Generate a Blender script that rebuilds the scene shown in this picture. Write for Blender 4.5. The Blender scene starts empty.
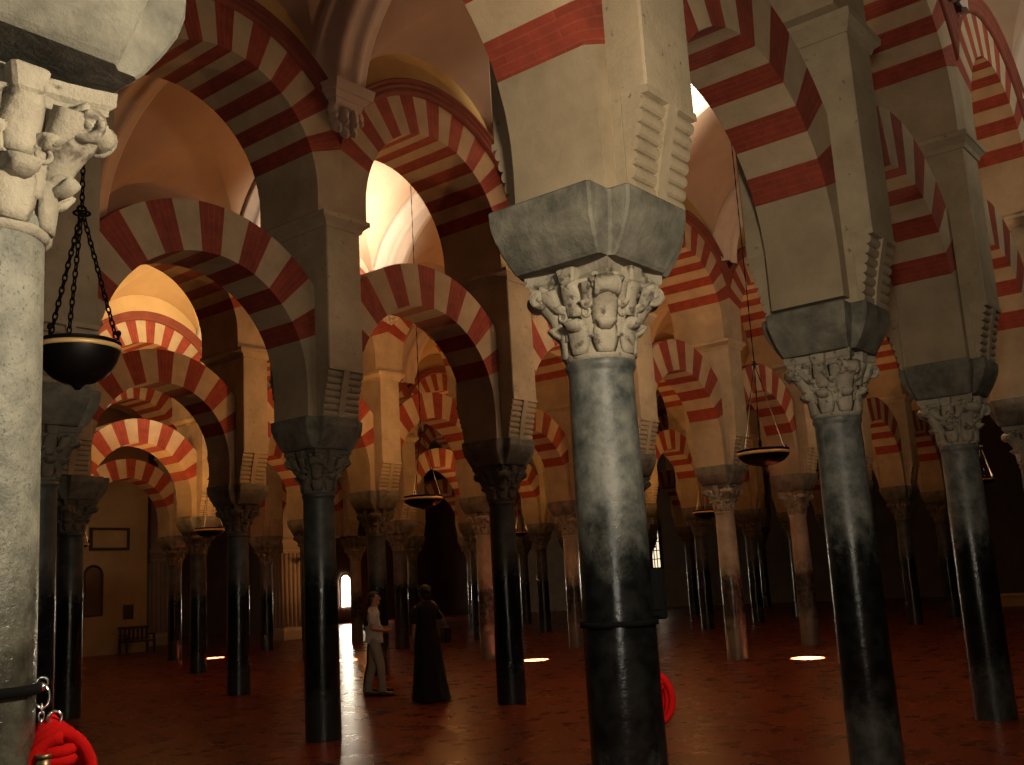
import bpy, math, random
from mathutils import Vector, Matrix
random.seed(7)
SC = bpy.context.scene
COL = SC.collection
pi = math.pi

# ------------------------------------------------------------------ layout
# World axes: X runs along the rows of arches, Y runs across the aisles, Z up.
S = 3.55                                   # distance between columns in a row
ROWY = [0.0, 6.60, 13.03, 19.46, 25.88]    # the rows of arches
TH = 0.670181
CAM_F, CAM_PITCH, CAM_ROLL, CAM_H = 1035.79, 0.194054, 0.056851, 1.6542
O0 = (0.50294, 5.91786)
CAMX = -(O0[0]*math.sin(TH) + O0[1]*math.cos(TH))
CAMY = -(-O0[0]*math.cos(TH) + O0[1]*math.sin(TH))
CAM = Vector((CAMX, CAMY, CAM_H))
fwd = Vector((math.cos(TH), math.sin(TH), 0)); rgt = Vector((math.sin(TH), -math.cos(TH), 0)); up = Vector((0, 0, 1))
cp, sp = math.cos(CAM_PITCH), math.sin(CAM_PITCH)
F3 = fwd*cp + up*sp; V3 = up*cp - fwd*sp
cr, sr = math.cos(CAM_ROLL), math.sin(CAM_ROLL)
R3 = rgt*cr - V3*sr; U3 = rgt*sr + V3*cr

cd = bpy.data.cameras.new('camera'); cam = bpy.data.objects.new('camera', cd); COL.objects.link(cam)
cd.sensor_fit = 'HORIZONTAL'; cd.sensor_width = 36; cd.lens = CAM_F/1024*36; cd.clip_end = 300; cd.clip_start = .05
M = Matrix(((R3.x, U3.x, -F3.x, CAM.x), (R3.y, U3.y, -F3.y, CAM.y), (R3.z, U3.z, -F3.z, CAM.z), (0, 0, 0, 1)))
cam.matrix_world = M
SC.camera = cam

def px_of(P):
    q = Vector(P) - CAM
    D = q.dot(F3)
    if D < .2: return (-9999, -9999, D)
    return (512 + CAM_F*q.dot(R3)/D, 382.5 - CAM_F*q.dot(U3)/D, D)

# ------------------------------------------------------------------ materials
def newmat(name):
    m = bpy.data.materials.new(name); m.use_nodes = True
    nt = m.node_tree; b = nt.nodes['Principled BSDF']
    return m, nt, b
def nd(nt, t, **kw):
    n = nt.nodes.new(t)
    for k, v in kw.items():
        if k in n.inputs.keys(): n.inputs[k].default_value = v
        else: setattr(n, k, v)
    return n
def rgba(c): return (c[0], c[1], c[2], 1)

def stone(name, c1, c2, scale=3.0, rough=.85, bump=.3, bscale=30, spots=None, detail=6, contrast=(.35, .65)):
    """mottled stone or plaster: two colours mixed by noise, with fine bump"""
    m, nt, b = newmat(name)
    tc = nd(nt, 'ShaderNodeTexCoord')
    oi = nd(nt, 'ShaderNodeObjectInfo')
    off = nd(nt, 'ShaderNodeVectorMath', operation='ADD')
    sc = nd(nt, 'ShaderNodeVectorMath', operation='SCALE'); sc.inputs['Scale'].default_value = 37
    comb = nd(nt, 'ShaderNodeCombineXYZ')
    for k in 'XYZ': nt.links.new(oi.outputs['Random'], comb.inputs[k])
    nt.links.new(comb.outputs[0], sc.inputs[0])
    nt.links.new(tc.outputs['Object'], off.inputs[0]); nt.links.new(sc.outputs[0], off.inputs[1])
    n1 = nd(nt, 'ShaderNodeTexNoise', Scale=scale, Detail=detail, Roughness=.65)
    nt.links.new(off.outputs[0], n1.inputs['Vector'])
    r = nd(nt, 'ShaderNodeValToRGB')
    r.color_ramp.elements[0].position = contrast[0]; r.color_ramp.elements[0].color = rgba(c1)
    r.color_ramp.elements[1].position = contrast[1]; r.color_ramp.elements[1].color = rgba(c2)
    nt.links.new(n1.outputs['Fac'], r.inputs[0])
    out = r.outputs[0]
    n2 = nd(nt, 'ShaderNodeTexNoise', Scale=bscale, Detail=4, Roughness=.7)
    nt.links.new(off.outputs[0], n2.inputs['Vector'])
    if spots:
        r2 = nd(nt, 'ShaderNodeValToRGB')
        r2.color_ramp.elements[0].position = spots[1]; r2.color_ramp.elements[0].color = (1, 1, 1, 1)
        r2.color_ramp.elements[1].position = spots[1]+.08; r2.color_ramp.elements[1].color = (0, 0, 0, 1)
        n3 = nd(nt, 'ShaderNodeTexNoise', Scale=spots[2], Detail=3, Roughness=.6)
        nt.links.new(off.outputs[0], n3.inputs['Vector'])
        nt.links.new(n3.outputs['Fac'], r2.inputs[0])
        mx = nd(nt, 'ShaderNodeMixRGB'); mx.inputs['Color2'].default_value = rgba(spots[0])
        nt.links.new(r2.outputs[0], mx.inputs['Fac']); nt.links.new(out, mx.inputs['Color1']); out = mx.outputs[0]
    nt.links.new(out, b.inputs['Base Color'])
    b.inputs['Roughness'].default_value = rough
    if bump:
        bp = nd(nt, 'ShaderNodeBump', Strength=bump, Distance=.02)
        nt.links.new(n2.outputs['Fac'], bp.inputs['Height']); nt.links.new(bp.outputs[0], b.inputs['Normal'])
    return m

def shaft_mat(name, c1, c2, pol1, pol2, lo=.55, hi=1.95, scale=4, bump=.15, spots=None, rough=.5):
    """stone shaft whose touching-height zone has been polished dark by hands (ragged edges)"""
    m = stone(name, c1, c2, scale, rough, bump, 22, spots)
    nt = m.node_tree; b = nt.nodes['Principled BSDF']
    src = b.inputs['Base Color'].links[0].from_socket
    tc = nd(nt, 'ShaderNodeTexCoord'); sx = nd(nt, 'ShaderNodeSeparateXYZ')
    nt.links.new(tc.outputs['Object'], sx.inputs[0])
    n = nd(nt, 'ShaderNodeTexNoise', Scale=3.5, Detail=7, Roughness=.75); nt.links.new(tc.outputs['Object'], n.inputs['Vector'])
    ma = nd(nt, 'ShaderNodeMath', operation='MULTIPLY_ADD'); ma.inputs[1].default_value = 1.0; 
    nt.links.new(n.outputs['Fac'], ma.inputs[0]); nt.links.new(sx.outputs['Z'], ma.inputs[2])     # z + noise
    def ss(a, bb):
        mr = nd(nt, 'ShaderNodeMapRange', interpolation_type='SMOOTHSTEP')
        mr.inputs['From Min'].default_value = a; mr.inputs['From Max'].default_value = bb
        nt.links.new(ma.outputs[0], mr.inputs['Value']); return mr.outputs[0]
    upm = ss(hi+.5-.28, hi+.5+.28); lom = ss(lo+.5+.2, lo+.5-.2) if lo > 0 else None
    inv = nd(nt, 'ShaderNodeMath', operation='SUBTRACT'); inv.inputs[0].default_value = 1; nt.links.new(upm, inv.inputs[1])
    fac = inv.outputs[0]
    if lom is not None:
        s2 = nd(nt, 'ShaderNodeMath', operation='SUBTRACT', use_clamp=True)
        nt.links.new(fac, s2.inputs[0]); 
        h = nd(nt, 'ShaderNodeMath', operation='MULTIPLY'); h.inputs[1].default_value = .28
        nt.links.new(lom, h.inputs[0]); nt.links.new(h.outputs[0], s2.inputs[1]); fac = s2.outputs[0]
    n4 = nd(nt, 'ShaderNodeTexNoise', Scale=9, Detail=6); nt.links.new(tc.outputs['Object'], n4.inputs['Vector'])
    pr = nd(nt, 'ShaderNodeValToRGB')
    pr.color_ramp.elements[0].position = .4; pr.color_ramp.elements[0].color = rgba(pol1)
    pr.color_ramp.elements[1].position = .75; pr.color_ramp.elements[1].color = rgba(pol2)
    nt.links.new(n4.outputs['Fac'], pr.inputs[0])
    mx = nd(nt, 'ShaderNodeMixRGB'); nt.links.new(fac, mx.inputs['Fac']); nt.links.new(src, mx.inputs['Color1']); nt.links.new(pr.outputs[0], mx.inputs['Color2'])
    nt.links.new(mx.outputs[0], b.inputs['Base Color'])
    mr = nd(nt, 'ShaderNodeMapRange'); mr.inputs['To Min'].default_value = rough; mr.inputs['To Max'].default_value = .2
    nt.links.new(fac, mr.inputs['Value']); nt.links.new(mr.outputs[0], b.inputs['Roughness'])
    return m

def plain(name, c, rough=.6, metal=0, emit=None, es=1):
    m, nt, b = newmat(name)
    b.inputs['Base Color'].default_value = rgba(c); b.inputs['Roughness'].default_value = rough; b.inputs['Metallic'].default_value = metal
    if emit:
        b.inputs['Emission Color'].default_value = rgba(emit); b.inputs['Emission Strength'].default_value = es
    n = nd(nt, 'ShaderNodeTexNoise', Scale=40, Detail=3)
    mr = nd(nt, 'ShaderNodeMapRange'); mr.inputs['To Min'].default_value = max(0, rough-.08); mr.inputs['To Max'].default_value = min(1, rough+.08)
    nt.links.new(n.outputs['Fac'], mr.inputs['Value']); nt.links.new(mr.outputs[0], b.inputs['Roughness'])
    return m

def brick(name):
    """red brick voussoirs: thin courses, using the UV map (u = along the arch in metres)"""
    m, nt, b = newmat(name)
    uv = nd(nt, 'ShaderNodeUVMap'); uv.uv_map = 'UVMap'
    br = nd(nt, 'ShaderNodeTexBrick', Scale=1.0)
    br.inputs['Color1'].default_value = (.27, .040, .018, 1); br.inputs['Color2'].default_value = (.215, .032, .014, 1)
    br.inputs['Mortar'].default_value = (.27, .055, .027, 1)
    br.inputs['Mortar Size'].default_value = .005; br.inputs['Brick Width'].default_value = .4; br.inputs['Row Height'].default_value = .055
    br.inputs['Bias'].default_value = 0
    nt.links.new(uv.outputs[0], br.inputs['Vector'])
    tc = nd(nt, 'ShaderNodeTexCoord'); n = nd(nt, 'ShaderNodeTexNoise', Scale=5, Detail=6, Roughness=.7)
    nt.links.new(tc.outputs['Object'], n.inputs['Vector'])
    mx = nd(nt, 'ShaderNodeMixRGB', blend_type='MULTIPLY'); mx.inputs['Fac'].default_value = .8
    r = nd(nt, 'ShaderNodeValToRGB'); r.color_ramp.elements[0].position = .3; r.color_ramp.elements[0].color = (.6, .6, .6, 1)
    r.color_ramp.elements[1].position = .65; r.color_ramp.elements[1].color = (1.15, 1.1, 1.1, 1)
    nt.links.new(n.outputs['Fac'], r.inputs[0]); nt.links.new(br.outputs['Color'], mx.inputs['Color1']); nt.links.new(r.outputs[0], mx.inputs['Color2'])
    nt.links.new(mx.outputs[0], b.inputs['Base Color'])
    bp = nd(nt, 'ShaderNodeBump', Strength=.3, Distance=.01); nt.links.new(br.outputs['Fac'], bp.inputs['Height']); bp.invert = True
    nt.links.new(bp.outputs[0], b.inputs['Normal'])
    b.inputs['Roughness'].default_value = .85
    return m

def floor_mat():
    m, nt, b = newmat('floor_tiles'); b.inputs['Specular IOR Level'].default_value = .15
    tc = nd(nt, 'ShaderNodeTexCoord')
    br = nd(nt, 'ShaderNodeTexBrick', Scale=1.0); br.offset = 0
    br.inputs['Color1'].default_value = (.165, .031, .011, 1); br.inputs['Color2'].default_value = (.125, .023, .008, 1); br.inputs['Mortar'].default_value = (.06, .010, .005, 1)
    br.inputs['Mortar Size'].default_value = .008; br.inputs['Brick Width'].default_value = .5; br.inputs['Row Height'].default_value = .5
    nt.links.new(tc.outputs['Object'], br.inputs['Vector'])
    n = nd(nt, 'ShaderNodeTexNoise', Scale=2.2, Detail=7, Roughness=.7); nt.links.new(tc.outputs['Object'], n.inputs['Vector'])
    r = nd(nt, 'ShaderNodeValToRGB'); r.color_ramp.elements[0].position = .3; r.color_ramp.elements[0].color = (.55, .55, .55, 1)
    r.color_ramp.elements[1].position = .7; r.color_ramp.elements[1].color = (1.2, 1.2, 1.2, 1)
    nt.links.new(n.outputs['Fac'], r.inputs[0])
    mx = nd(nt, 'ShaderNodeMixRGB', blend_type='MULTIPLY'); mx.inputs['Fac'].default_value = 1
    nt.links.new(br.outputs['Color'], mx.inputs['Color1']); nt.links.new(r.outputs[0], mx.inputs['Color2'])
    nt.links.new(mx.outputs[0], b.inputs['Base Color'])
    mr = nd(nt, 'ShaderNodeMapRange'); mr.inputs['To Min'].default_value = .17; mr.inputs['To Max'].default_value = .40
    nt.links.new(n.outputs['Fac'], mr.inputs['Value']); nt.links.new(mr.outputs[0], b.inputs['Roughness'])
    nb = nd(nt, 'ShaderNodeTexNoise', Scale=6, Detail=5, Roughness=.6); nt.links.new(tc.outputs['Object'], nb.inputs['Vector'])
    bp = nd(nt, 'ShaderNodeBump', Strength=.3, Distance=.01); nt.links.new(nb.outputs['Fac'], bp.inputs['Height']); nt.links.new(bp.outputs[0], b.inputs['Normal'])
    return m

MT = {}
MT['cream'] = stone('cream_stone', (.34, .255, .155), (.44, .335, .21), 2.5, .9, .25, 40)
MT['salmer'] = stone('plain_stone', (.26, .205, .13), (.38, .30, .195), 1.6, .9, .14, 35)
MT['red'] = brick('red_brick')
MT['pier'] = stone('pier_stone', (.29, .235, .15), (.405, .33, .22), 2.2, .92, .3, 26, spots=((.16, .135, .095), .27, 14))
MT['impost'] = stone('grey_impost_stone', (.085, .084, .066), (.21, .20, .155), 4.5, .85, .5, 18)
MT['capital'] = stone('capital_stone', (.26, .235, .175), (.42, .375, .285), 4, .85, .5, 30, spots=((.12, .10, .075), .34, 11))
MT['capital_shaded'] = stone('capital_shaded_stone', (.10, .088, .064), (.18, .155, .115), 4, .85, .5, 30)  # capital stone with the dimness of the rows behind put into its colour
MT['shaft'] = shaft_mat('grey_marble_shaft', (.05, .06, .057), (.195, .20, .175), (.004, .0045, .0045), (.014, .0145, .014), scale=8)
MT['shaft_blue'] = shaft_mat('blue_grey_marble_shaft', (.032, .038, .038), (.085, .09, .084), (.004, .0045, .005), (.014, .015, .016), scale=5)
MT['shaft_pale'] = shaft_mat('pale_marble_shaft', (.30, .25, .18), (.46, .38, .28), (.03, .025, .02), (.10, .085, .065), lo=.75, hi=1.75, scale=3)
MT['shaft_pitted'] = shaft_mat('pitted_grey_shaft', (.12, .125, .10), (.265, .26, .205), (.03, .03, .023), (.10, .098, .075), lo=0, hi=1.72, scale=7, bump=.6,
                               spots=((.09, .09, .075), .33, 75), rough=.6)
MT['vault'] = stone('vault_plaster', (.36, .245, .165), (.45, .31, .21), .7, .95, .08, 12)
MT['rib'] = stone('rib_plaster', (.46, .37, .30), (.56, .46, .37), 1.2, .9, .15, 20)
MT['ochre'] = stone('ochre_plaster', (.40, .25, .085), (.50, .33, .12), .9, .95, .1, 12)
MT['warm_vault'] = stone('warm_vault_plaster', (.42, .27, .12), (.50, .34, .16), .9, .95, .1, 12)
MT['mould'] = stone('dark_red_moulding', (.15, .032, .016), (.21, .045, .022), 3, .85, .2, 30)
MT['floor'] = floor_mat()
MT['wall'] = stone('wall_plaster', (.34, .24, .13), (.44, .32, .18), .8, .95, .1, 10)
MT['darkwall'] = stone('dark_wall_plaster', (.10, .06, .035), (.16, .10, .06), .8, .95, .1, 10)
MT['black_iron'] = plain('black_iron', (.012, .011, .010), .45, .6)
MT['brass'] = plain('brass', (1, .66, .28), .45, .2)
MT['chain'] = plain('dark_chain', (.006, .005, .004), .9, 0)
MT['chain'].node_tree.nodes['Principled BSDF'].inputs['Specular IOR Level'].default_value = .08
MT['steel'] = plain('polished_steel', (.75, .75, .72), .2, 1)
MT['strap'] = plain('black_webbing', (.004, .004, .004), .9)
MT['strap'].node_tree.nodes['Principled BSDF'].inputs['Specular IOR Level'].default_value = .1
MT['wood'] = stone('dark_wood', (.02, .012, .007), (.045, .025, .014), 6, .55, .2, 30)
MT['daylight'] = plain('daylit_glass', (.9, .85, .75), .5, 0, (1, .93, .78), 6)
MT['lit'] = plain('lit_glass', (.9, .8, .6), .5, 0, (1, .82, .55), 1.2)
MT['bright'] = plain('bright_daylit_glass', (.9, .85, .75), .5, 0, (1, .90, .70), 34)
MT['skin'] = stone('skin', (.42, .22, .14), (.48, .26, .17), 8, .55, .05, 60)
MT['hair'] = stone('dark_hair', (.012, .008, .006), (.03, .02, .014), 30, .6, .3, 90)
MT['white_cloth'] = stone('white_cotton', (.52, .48, .41), (.64, .59, .50), 6, .9, .2, 30)
MT['beige_cloth'] = stone('beige_cotton', (.30, .25, .18), (.38, .32, .23), 6, .9, .2, 30)
MT['black_cloth'] = stone('black_cloth', (.006, .005, .006), (.013, .011, .012), 6, .9, .2, 30)
MT['leather'] = plain('dark_leather', (.02, .013, .01), .5)
def rope_mat():
    return stone('red_rope', (.38, .0035, .003), (.50, .006, .005), 14, .9, .3, 120)
MT['rope'] = rope_mat(); MT['rope'].node_tree.nodes['Principled BSDF'].inputs['Specular IOR Level'].default_value = .1

# ------------------------------------------------------------------ mesh builder
class MB:
    def __init__(s): s.v = []; s.f = []; s.m = []; s.sm = []; s.uv = {}
    def add(s, vs, fs, mi=0, smooth=False):
        o = len(s.v); s.v += [tuple(v) for v in vs]
        for f in fs: s.f.append(tuple(o+i for i in f)); s.m.append(mi); s.sm.append(smooth)
        return o
    def box(s, x0, x1, y0, y1, z0, z1, mi=0, c=0.0):
        s.frustum((x0+x1)/2, (y0+y1)/2, z0, z1, (x1-x0)/2, (y1-y0)/2, (x1-x0)/2, (y1-y0)/2, mi, c)
    def frustum(s, cx, cy, z0, z1, ax, ay, bx, by, mi=0, c=0.0):
        """block with its vertical corners chamfered by c"""
        def ring(a, b, z, inset=0):
            a -= inset; b -= inset; k = min(c, a*.45, b*.45) if c else 0
            if k <= 0: return [(cx-a, cy-b, z), (cx+a, cy-b, z), (cx+a, cy+b, z), (cx-a, cy+b, z)]
            return [(cx-a+k, cy-b, z), (cx+a-k, cy-b, z), (cx+a, cy-b+k, z), (cx+a, cy+b-k, z), (cx+a-k, cy+b, z), (cx-a+k, cy+b, z), (cx-a, cy+b-k, z), (cx-a, cy-b+k, z)]
        if c and z1-z0 > 3*c:
            rings = [ring(ax, ay, z0, c*.8), ring(ax, ay, z0+c*.8), ring(bx, by, z1-c*.8), ring(bx, by, z1, c*.8)]
        else: rings = [ring(ax, ay, z0), ring(bx, by, z1)]
        n = len(rings[0]); vs = [p for r in rings for p in r]; fs = []
        for k in range(len(rings)-1):
            for i in range(n): fs.append((k*n+i, k*n+(i+1) % n, (k+1)*n+(i+1) % n, (k+1)*n+i))
        fs.append(tuple(reversed(range(n)))); fs.append(tuple((len(rings)-1)*n+i for i in range(n)))
        s.add(vs, fs, mi)
    def lathe(s, prof, n=32, mi=0, smooth=True, cx=0, cy=0, cap=True, wob=None):
        vs = []; fs = []
        for (r, z) in prof:
            for i in range(n):
                a = 2*pi*i/n; rr = r*(1+(wob(a, z) if wob else 0)); vs.append((cx+rr*math.cos(a), cy+rr*math.sin(a), z))
        for k in range(len(prof)-1):
            for i in range(n): fs.append((k*n+i, k*n+(i+1) % n, (k+1)*n+(i+1) % n, (k+1)*n+i))
        s.add(vs, fs, mi, smooth)
        if cap:
            s.add(vs[:n], [tuple(reversed(range(n)))], mi); s.add(vs[-n:], [tuple(range(n))], mi)
    def tube(s, pts, r, n=10, mi=0, closed=False, lobes=0, twist=0, depth=.2, cap=True):
        """round (or lobed and twisted, for rope) tube along points; r may be a list"""
        pts = [Vector(p) for p in pts]; N = len(pts); vs = []; fs = []
        prev = None; L = 0
        for k in range(N):
            if closed: t = pts[(k+1) % N]-pts[k-1]
            else: t = pts[min(k+1, N-1)]-pts[max(k-1, 0)]
            t.normalize()
            if prev is None:
                a = Vector((0, 0, 1)) if abs(t.z) < .9 else Vector((1, 0, 0)); x = t.cross(a).normalized()
            else: x = (prev - t*prev.dot(t)).normalized()
            prev = x; y = t.cross(x)
            if k: L += (pts[k]-pts[k-1]).length
            rr = r[k] if isinstance(r, (list, tuple)) else r
            for i in range(n):
                a = 2*pi*i/n; q = rr*(1 + (depth*abs(math.cos(lobes*(a+twist*L)/2)) - depth/2 if lobes else 0))
                vs.append(pts[k] + (x*math.cos(a)+y*math.sin(a))*q)
        for k in range(N if closed else N-1):
            k2 = (k+1) % N
            for i in range(n): fs.append((k*n+i, k*n+(i+1) % n, k2*n+(i+1) % n, k2*n+i))
        o = s.add(vs, fs, mi, True)
        if cap and not closed:
            s.f.append(tuple(o+i for i in reversed(range(n)))); s.m.append(mi); s.sm.append(False)
            s.f.append(tuple(o+(N-1)*n+i for i in range(n))); s.m.append(mi); s.sm.append(False)
    def ell(s, c, rx, ry, rz, n=14, m=9, mi=0, rot=None):
        vs = []; fs = []; c = Vector(c)
        for j in range(m+1):
            th = pi*j/m
            for i in range(n):
                a = 2*pi*i/n; p = Vector((rx*math.sin(th)*math.cos(a), ry*math.sin(th)*math.sin(a), rz*math.cos(th)))
                if rot: p = rot @ p
                vs.append(c+p)
        for j in range(m):
            for i in range(n): fs.append((j*n+i, (j+1)*n+i, (j+1)*n+(i+1) % n, j*n+(i+1) % n))
        s.add(vs, fs, mi, True)
    def torus(s, c, R, r, ax=(0, 0, 1), n=16, m=8, mi=0, sx=1):
        ax = Vector(ax).normalized(); a0 = Vector((1, 0, 0)) if abs(ax.x) < .9 else Vector((0, 1, 0))
        x = ax.cross(a0).normalized(); y = ax.cross(x)
        s.tube([Vector(c)+x*(R*math.cos(2*pi*k/n))*sx+y*(R*math.sin(2*pi*k/n)) for k in range(n)], r, m, mi, closed=True)
    def sweep_strip(s, pts, widths, side, thick, mi=0, nrm=None):
        """a leaf: centre line pts, half widths, side vector, thickness"""
        N = len(pts); vs = []; fs = []; side = Vector(side)
        P = [Vector(p) for p in pts]
        for k in range(N):
            t = (P[min(k+1, N-1)]-P[max(k-1, 0)]).normalized(); nn = side.cross(t).normalized()
            w = widths[k]
            for (a, b) in ((-1, .0), (-.55, .8), (0, 1.0), (.55, .8), (1, .0), (.5, -.5), (-.5, -.5)):
                vs.append(P[k]+side*(w*a)+nn*(thick*b))
        n = 7
        for k in range(N-1):
            for i in range(n): fs.append((k*n+i, k*n+(i+1) % n, (k+1)*n+(i+1) % n, (k+1)*n+i))
        fs.append(tuple(reversed(range(n)))); fs.append(tuple((N-1)*n+i for i in range(n)))
        s.add(vs, fs, mi, True)
    def xform(s, Mx):
        s.v = [tuple(Mx @ Vector(v)) for v in s.v]
    def mesh(s, name, mats):
        me = bpy.data.meshes.new(name); me.from_pydata(s.v, [], s.f)
        for m in mats: me.materials.append(m)
        for i, p in enumerate(me.polygons): p.material_index = s.m[i]; p.use_smooth = s.sm[i]
        if s.uv:
            l = me.uv_layers.new(name='UVMap')
            for p in me.polygons:
                u = s.uv.get(p.index)
                if u:
                    for k, li in enumerate(p.loop_indices): l.data[li].uv = u[k]
        me.update(); return me

def fixn(me):
    import bmesh
    b = bmesh.new(); b.from_mesh(me); bmesh.ops.recalc_face_normals(b, faces=b.faces); b.to_mesh(me); b.free()
    return me

def ob(name, me, parent=None, loc=(0, 0, 0), rz=0):
    o = bpy.data.objects.new(name, me); COL.objects.link(o)
    o.location = loc; o.rotation_euler = (0, 0, rz)
    if parent: o.parent = parent
    return o
def tag(o, label, cat, group=None):
    o['label'] = label; o['category'] = cat
    if group: o['group'] = group
    return o
def empty(name, loc, label, cat, group=None, rz=0):
    o = bpy.data.objects.new(name, None); COL.objects.link(o); o.location = loc; o.rotation_euler = (0, 0, rz)
    o.empty_display_size = .2
    return tag(o, label, cat, group)
def struct(name, me, loc=(0, 0, 0)):
    o = ob(name, me, None, loc); o['kind'] = 'structure'; return o
def bevel(o, w=.012, seg=2):
    m = o.modifiers.new('bevel', 'BEVEL'); m.width = w; m.segments = seg; m.limit_method = 'ANGLE'; m.angle_limit = .6
    return o

# ------------------------------------------------------------------ measures of a bay
ZN, ZC, ZI = 2.90, 3.43, 3.80              # neck, capital top, impost top
LR, LRO, LZ, LT = 1.36, 1.95, 4.19, .32    # lower arch: inner and outer radius, centre height, half thickness
PW, PT = .28, .57                          # pier half width, half depth
ZCOR = 6.30
UR, URO, UZ, UT = 1.37, 1.93, 6.62, .57    # upper arch
WT = .50                                   # wall half thickness above
VZ = 8.0                                   # springing of the vaults
WTOP = 10.7
HB = S/2

# --- shaft
def shaft_mesh(mat, r0=.212, r1=.188, seed=1):
    b = MB(); rn = random.Random(seed); ph = [rn.uniform(0, 6) for _ in range(6)]
    prof = [(r0*1.0, 0), (r0*.998, .3)]
    for k in range(1, 15):
        z = .3+2.5*k/15; t = z/ZN; prof.append((r0+(r1-r0)*t + .004*math.sin(pi*t), z))
    prof += [(r1, 2.83), (r1+.004, 2.845), (r1+.016, 2.86), (r1+.018, 2.88), (r1+.012, ZN)]
    wob = lambda a, z: .006*math.sin(2*a+ph[0]+z*.8)+.004*math.sin(3*a+ph[1]-z*1.7)+.0025*math.sin(7*a+ph[2]+z*5)
    b.lathe(prof, 48, wob=wob)
    return b.mesh('shaft', [mat])

# --- capital (height ZC-ZN): bell, two rows of leaves, corner volutes, concave abacus with bosses
def capital_mesh(mat, seed=1, hi=True):
    b = MB(); H = ZC-ZN; rn = random.Random(seed)
    b.lathe([(.192, 0), (.205, .012), (.208, .03), (.197, .05), (.198, .14), (.205, .24), (.225, .34), (.262, .42), (.275, .45)], 32)
    # lower row of leaves with curled tips
    def leaf(a, z0, h, curl, w, r0, r1, th=.022):
        d = Vector((math.cos(a), math.sin(a), 0)); s = Vector((-math.sin(a), math.cos(a), 0)); pts = []; ws = []
        for k in range(11):
            t = k/10
            if t < .62:
                q = t/.62; r = r0+(r1-r0)*q**2; z = z0+h*q
                ww = w*(.75+.35*math.sin(pi*min(1, q*.8)))
            else:
                q = (t-.62)/.38; an = q*pi*1.15; r = r1+curl*math.sin(an)*1.0+curl*.35*(1-math.cos(an))*.5; z = z0+h+curl*.55*(math.sin(an*.9)) - curl*.7*(1-math.cos(an))*.5
                ww = w*(1.0-.45*q)
            pts.append(d*r+Vector((0, 0, z))); ws.append(ww)
        b.sweep_strip(pts, ws, s, th)
    for k in range(8): leaf(k*pi/4, .03, .17+rn.uniform(-.01, .01), .060, .074, .198, .214, .026)
    for k in range(8): leaf(k*pi/4+pi/8, .12, .19, .045, .058, .202, .232, .022)
    for k in range(4):
        a = pi/4+k*pi/2; d = Vector((math.cos(a), math.sin(a), 0)); s = Vector((-math.sin(a), math.cos(a), 0))
        pts = []; ws = []
        for j in range(12):
            t = j/11; r = .21+.15*t**1.8; z = .20+.225*t
            pts.append(d*r+Vector((0, 0, z))); ws.append(.075+.03*t)
        b.sweep_strip(pts, ws, s, .06)
        # face leaf in the middle of each side
        a2 = k*pi/2; d2 = Vector((math.cos(a2), math.sin(a2), 0)); s2 = Vector((-math.sin(a2), math.cos(a2), 0))
        b.sweep_strip([d2*(.215+.065*t*t)+Vector((0, 0, .25+.19*t)) for t in [j/6 for j in range(7)]], [.055+.025*math.sin(pi*j/6) for j in range(7)], s2, .035)
        for sg in (-1, 1):      # hollow eyes between the leaves
            b.torus(d2*.226+s2*(sg*.082)+Vector((0, 0, .262)), .024, .010, d2, 12, 6)
            b.sweep_strip([d2*(.235+.05*t)+s2*(sg*(.10+.07*t))+Vector((0, 0, .30+.12*t)) for t in [j/5 for j in range(6)]], [.03+.012*t for t in range(6)], s2, .03)
    return fixn(b.mesh('capital', [mat]))

def volute_mesh(mat):
    """corner scroll of the capital; local x points outward along the diagonal"""
    b = MB(); c = Vector((.345, 0, .385)); s = Vector((0, 1, 0)); d = Vector((1, 0, 0))
    for sg in (-1, 1):
        sp_ = []; rr = []
        for j in range(28):
            an = j/27*pi*3.2; R = .062*(1-j/27*.82)
            sp_.append(c+s*(sg*.062)+d*(R*math.cos(an+pi/2))+Vector((0, 0, R*math.sin(an+pi/2)))); rr.append(.021*(1-.5*j/27))
        b.tube(sp_, rr, 8); b.ell(c+s*(sg*.07), .02, .02, .02, 8, 6)
    b.tube([c-s*.066, c-s*.02, c+s*.02, c+s*.066], [.058, .048, .048, .058], 16)
    return fixn(b.mesh('volute', [mat]))

def abacus_mesh(mat):
    b = MB(); H = ZC-ZN
    # abacus: square with concave sides
    def abring(h, z, k=.055):
        pts = []
        for q in range(4):
            a = q*pi/2
            for j in range(9):
                t = -1+2*j/8
                if j == 8: continue
                x = h-k*(1-t*t); y = h*t
                ca, sa = math.cos(a), math.sin(a); pts.append((x*ca-y*sa, x*sa+y*ca, z))
        return pts
    rings = [abring(.235, .43), abring(.275, .445), abring(.275, .465), abring(.292, .48), abring(.295, H)]
    n = len(rings[0]); vs = [p for r in rings for p in r]; fs = []
    for k in range(len(rings)-1):
        for i in range(n): fs.append((k*n+i, k*n+(i+1) % n, (k+1)*n+(i+1) % n, (k+1)*n+i))
    fs.append(tuple(reversed(range(n)))); fs.append(tuple((len(rings)-1)*n+i for i in range(n)))
    b.add(vs, fs)
    for k in range(4):
        a2 = k*pi/2; b2 = MB(); b2.frustum(.262, 0, .435, H-.004, .035, .05, .045, .065, 0, .012); b2.xform(Matrix.Rotation(a2, 4, 'Z')); b.add(b2.v, b2.f)
    return fixn(b.mesh('abacus', [mat]))

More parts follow.
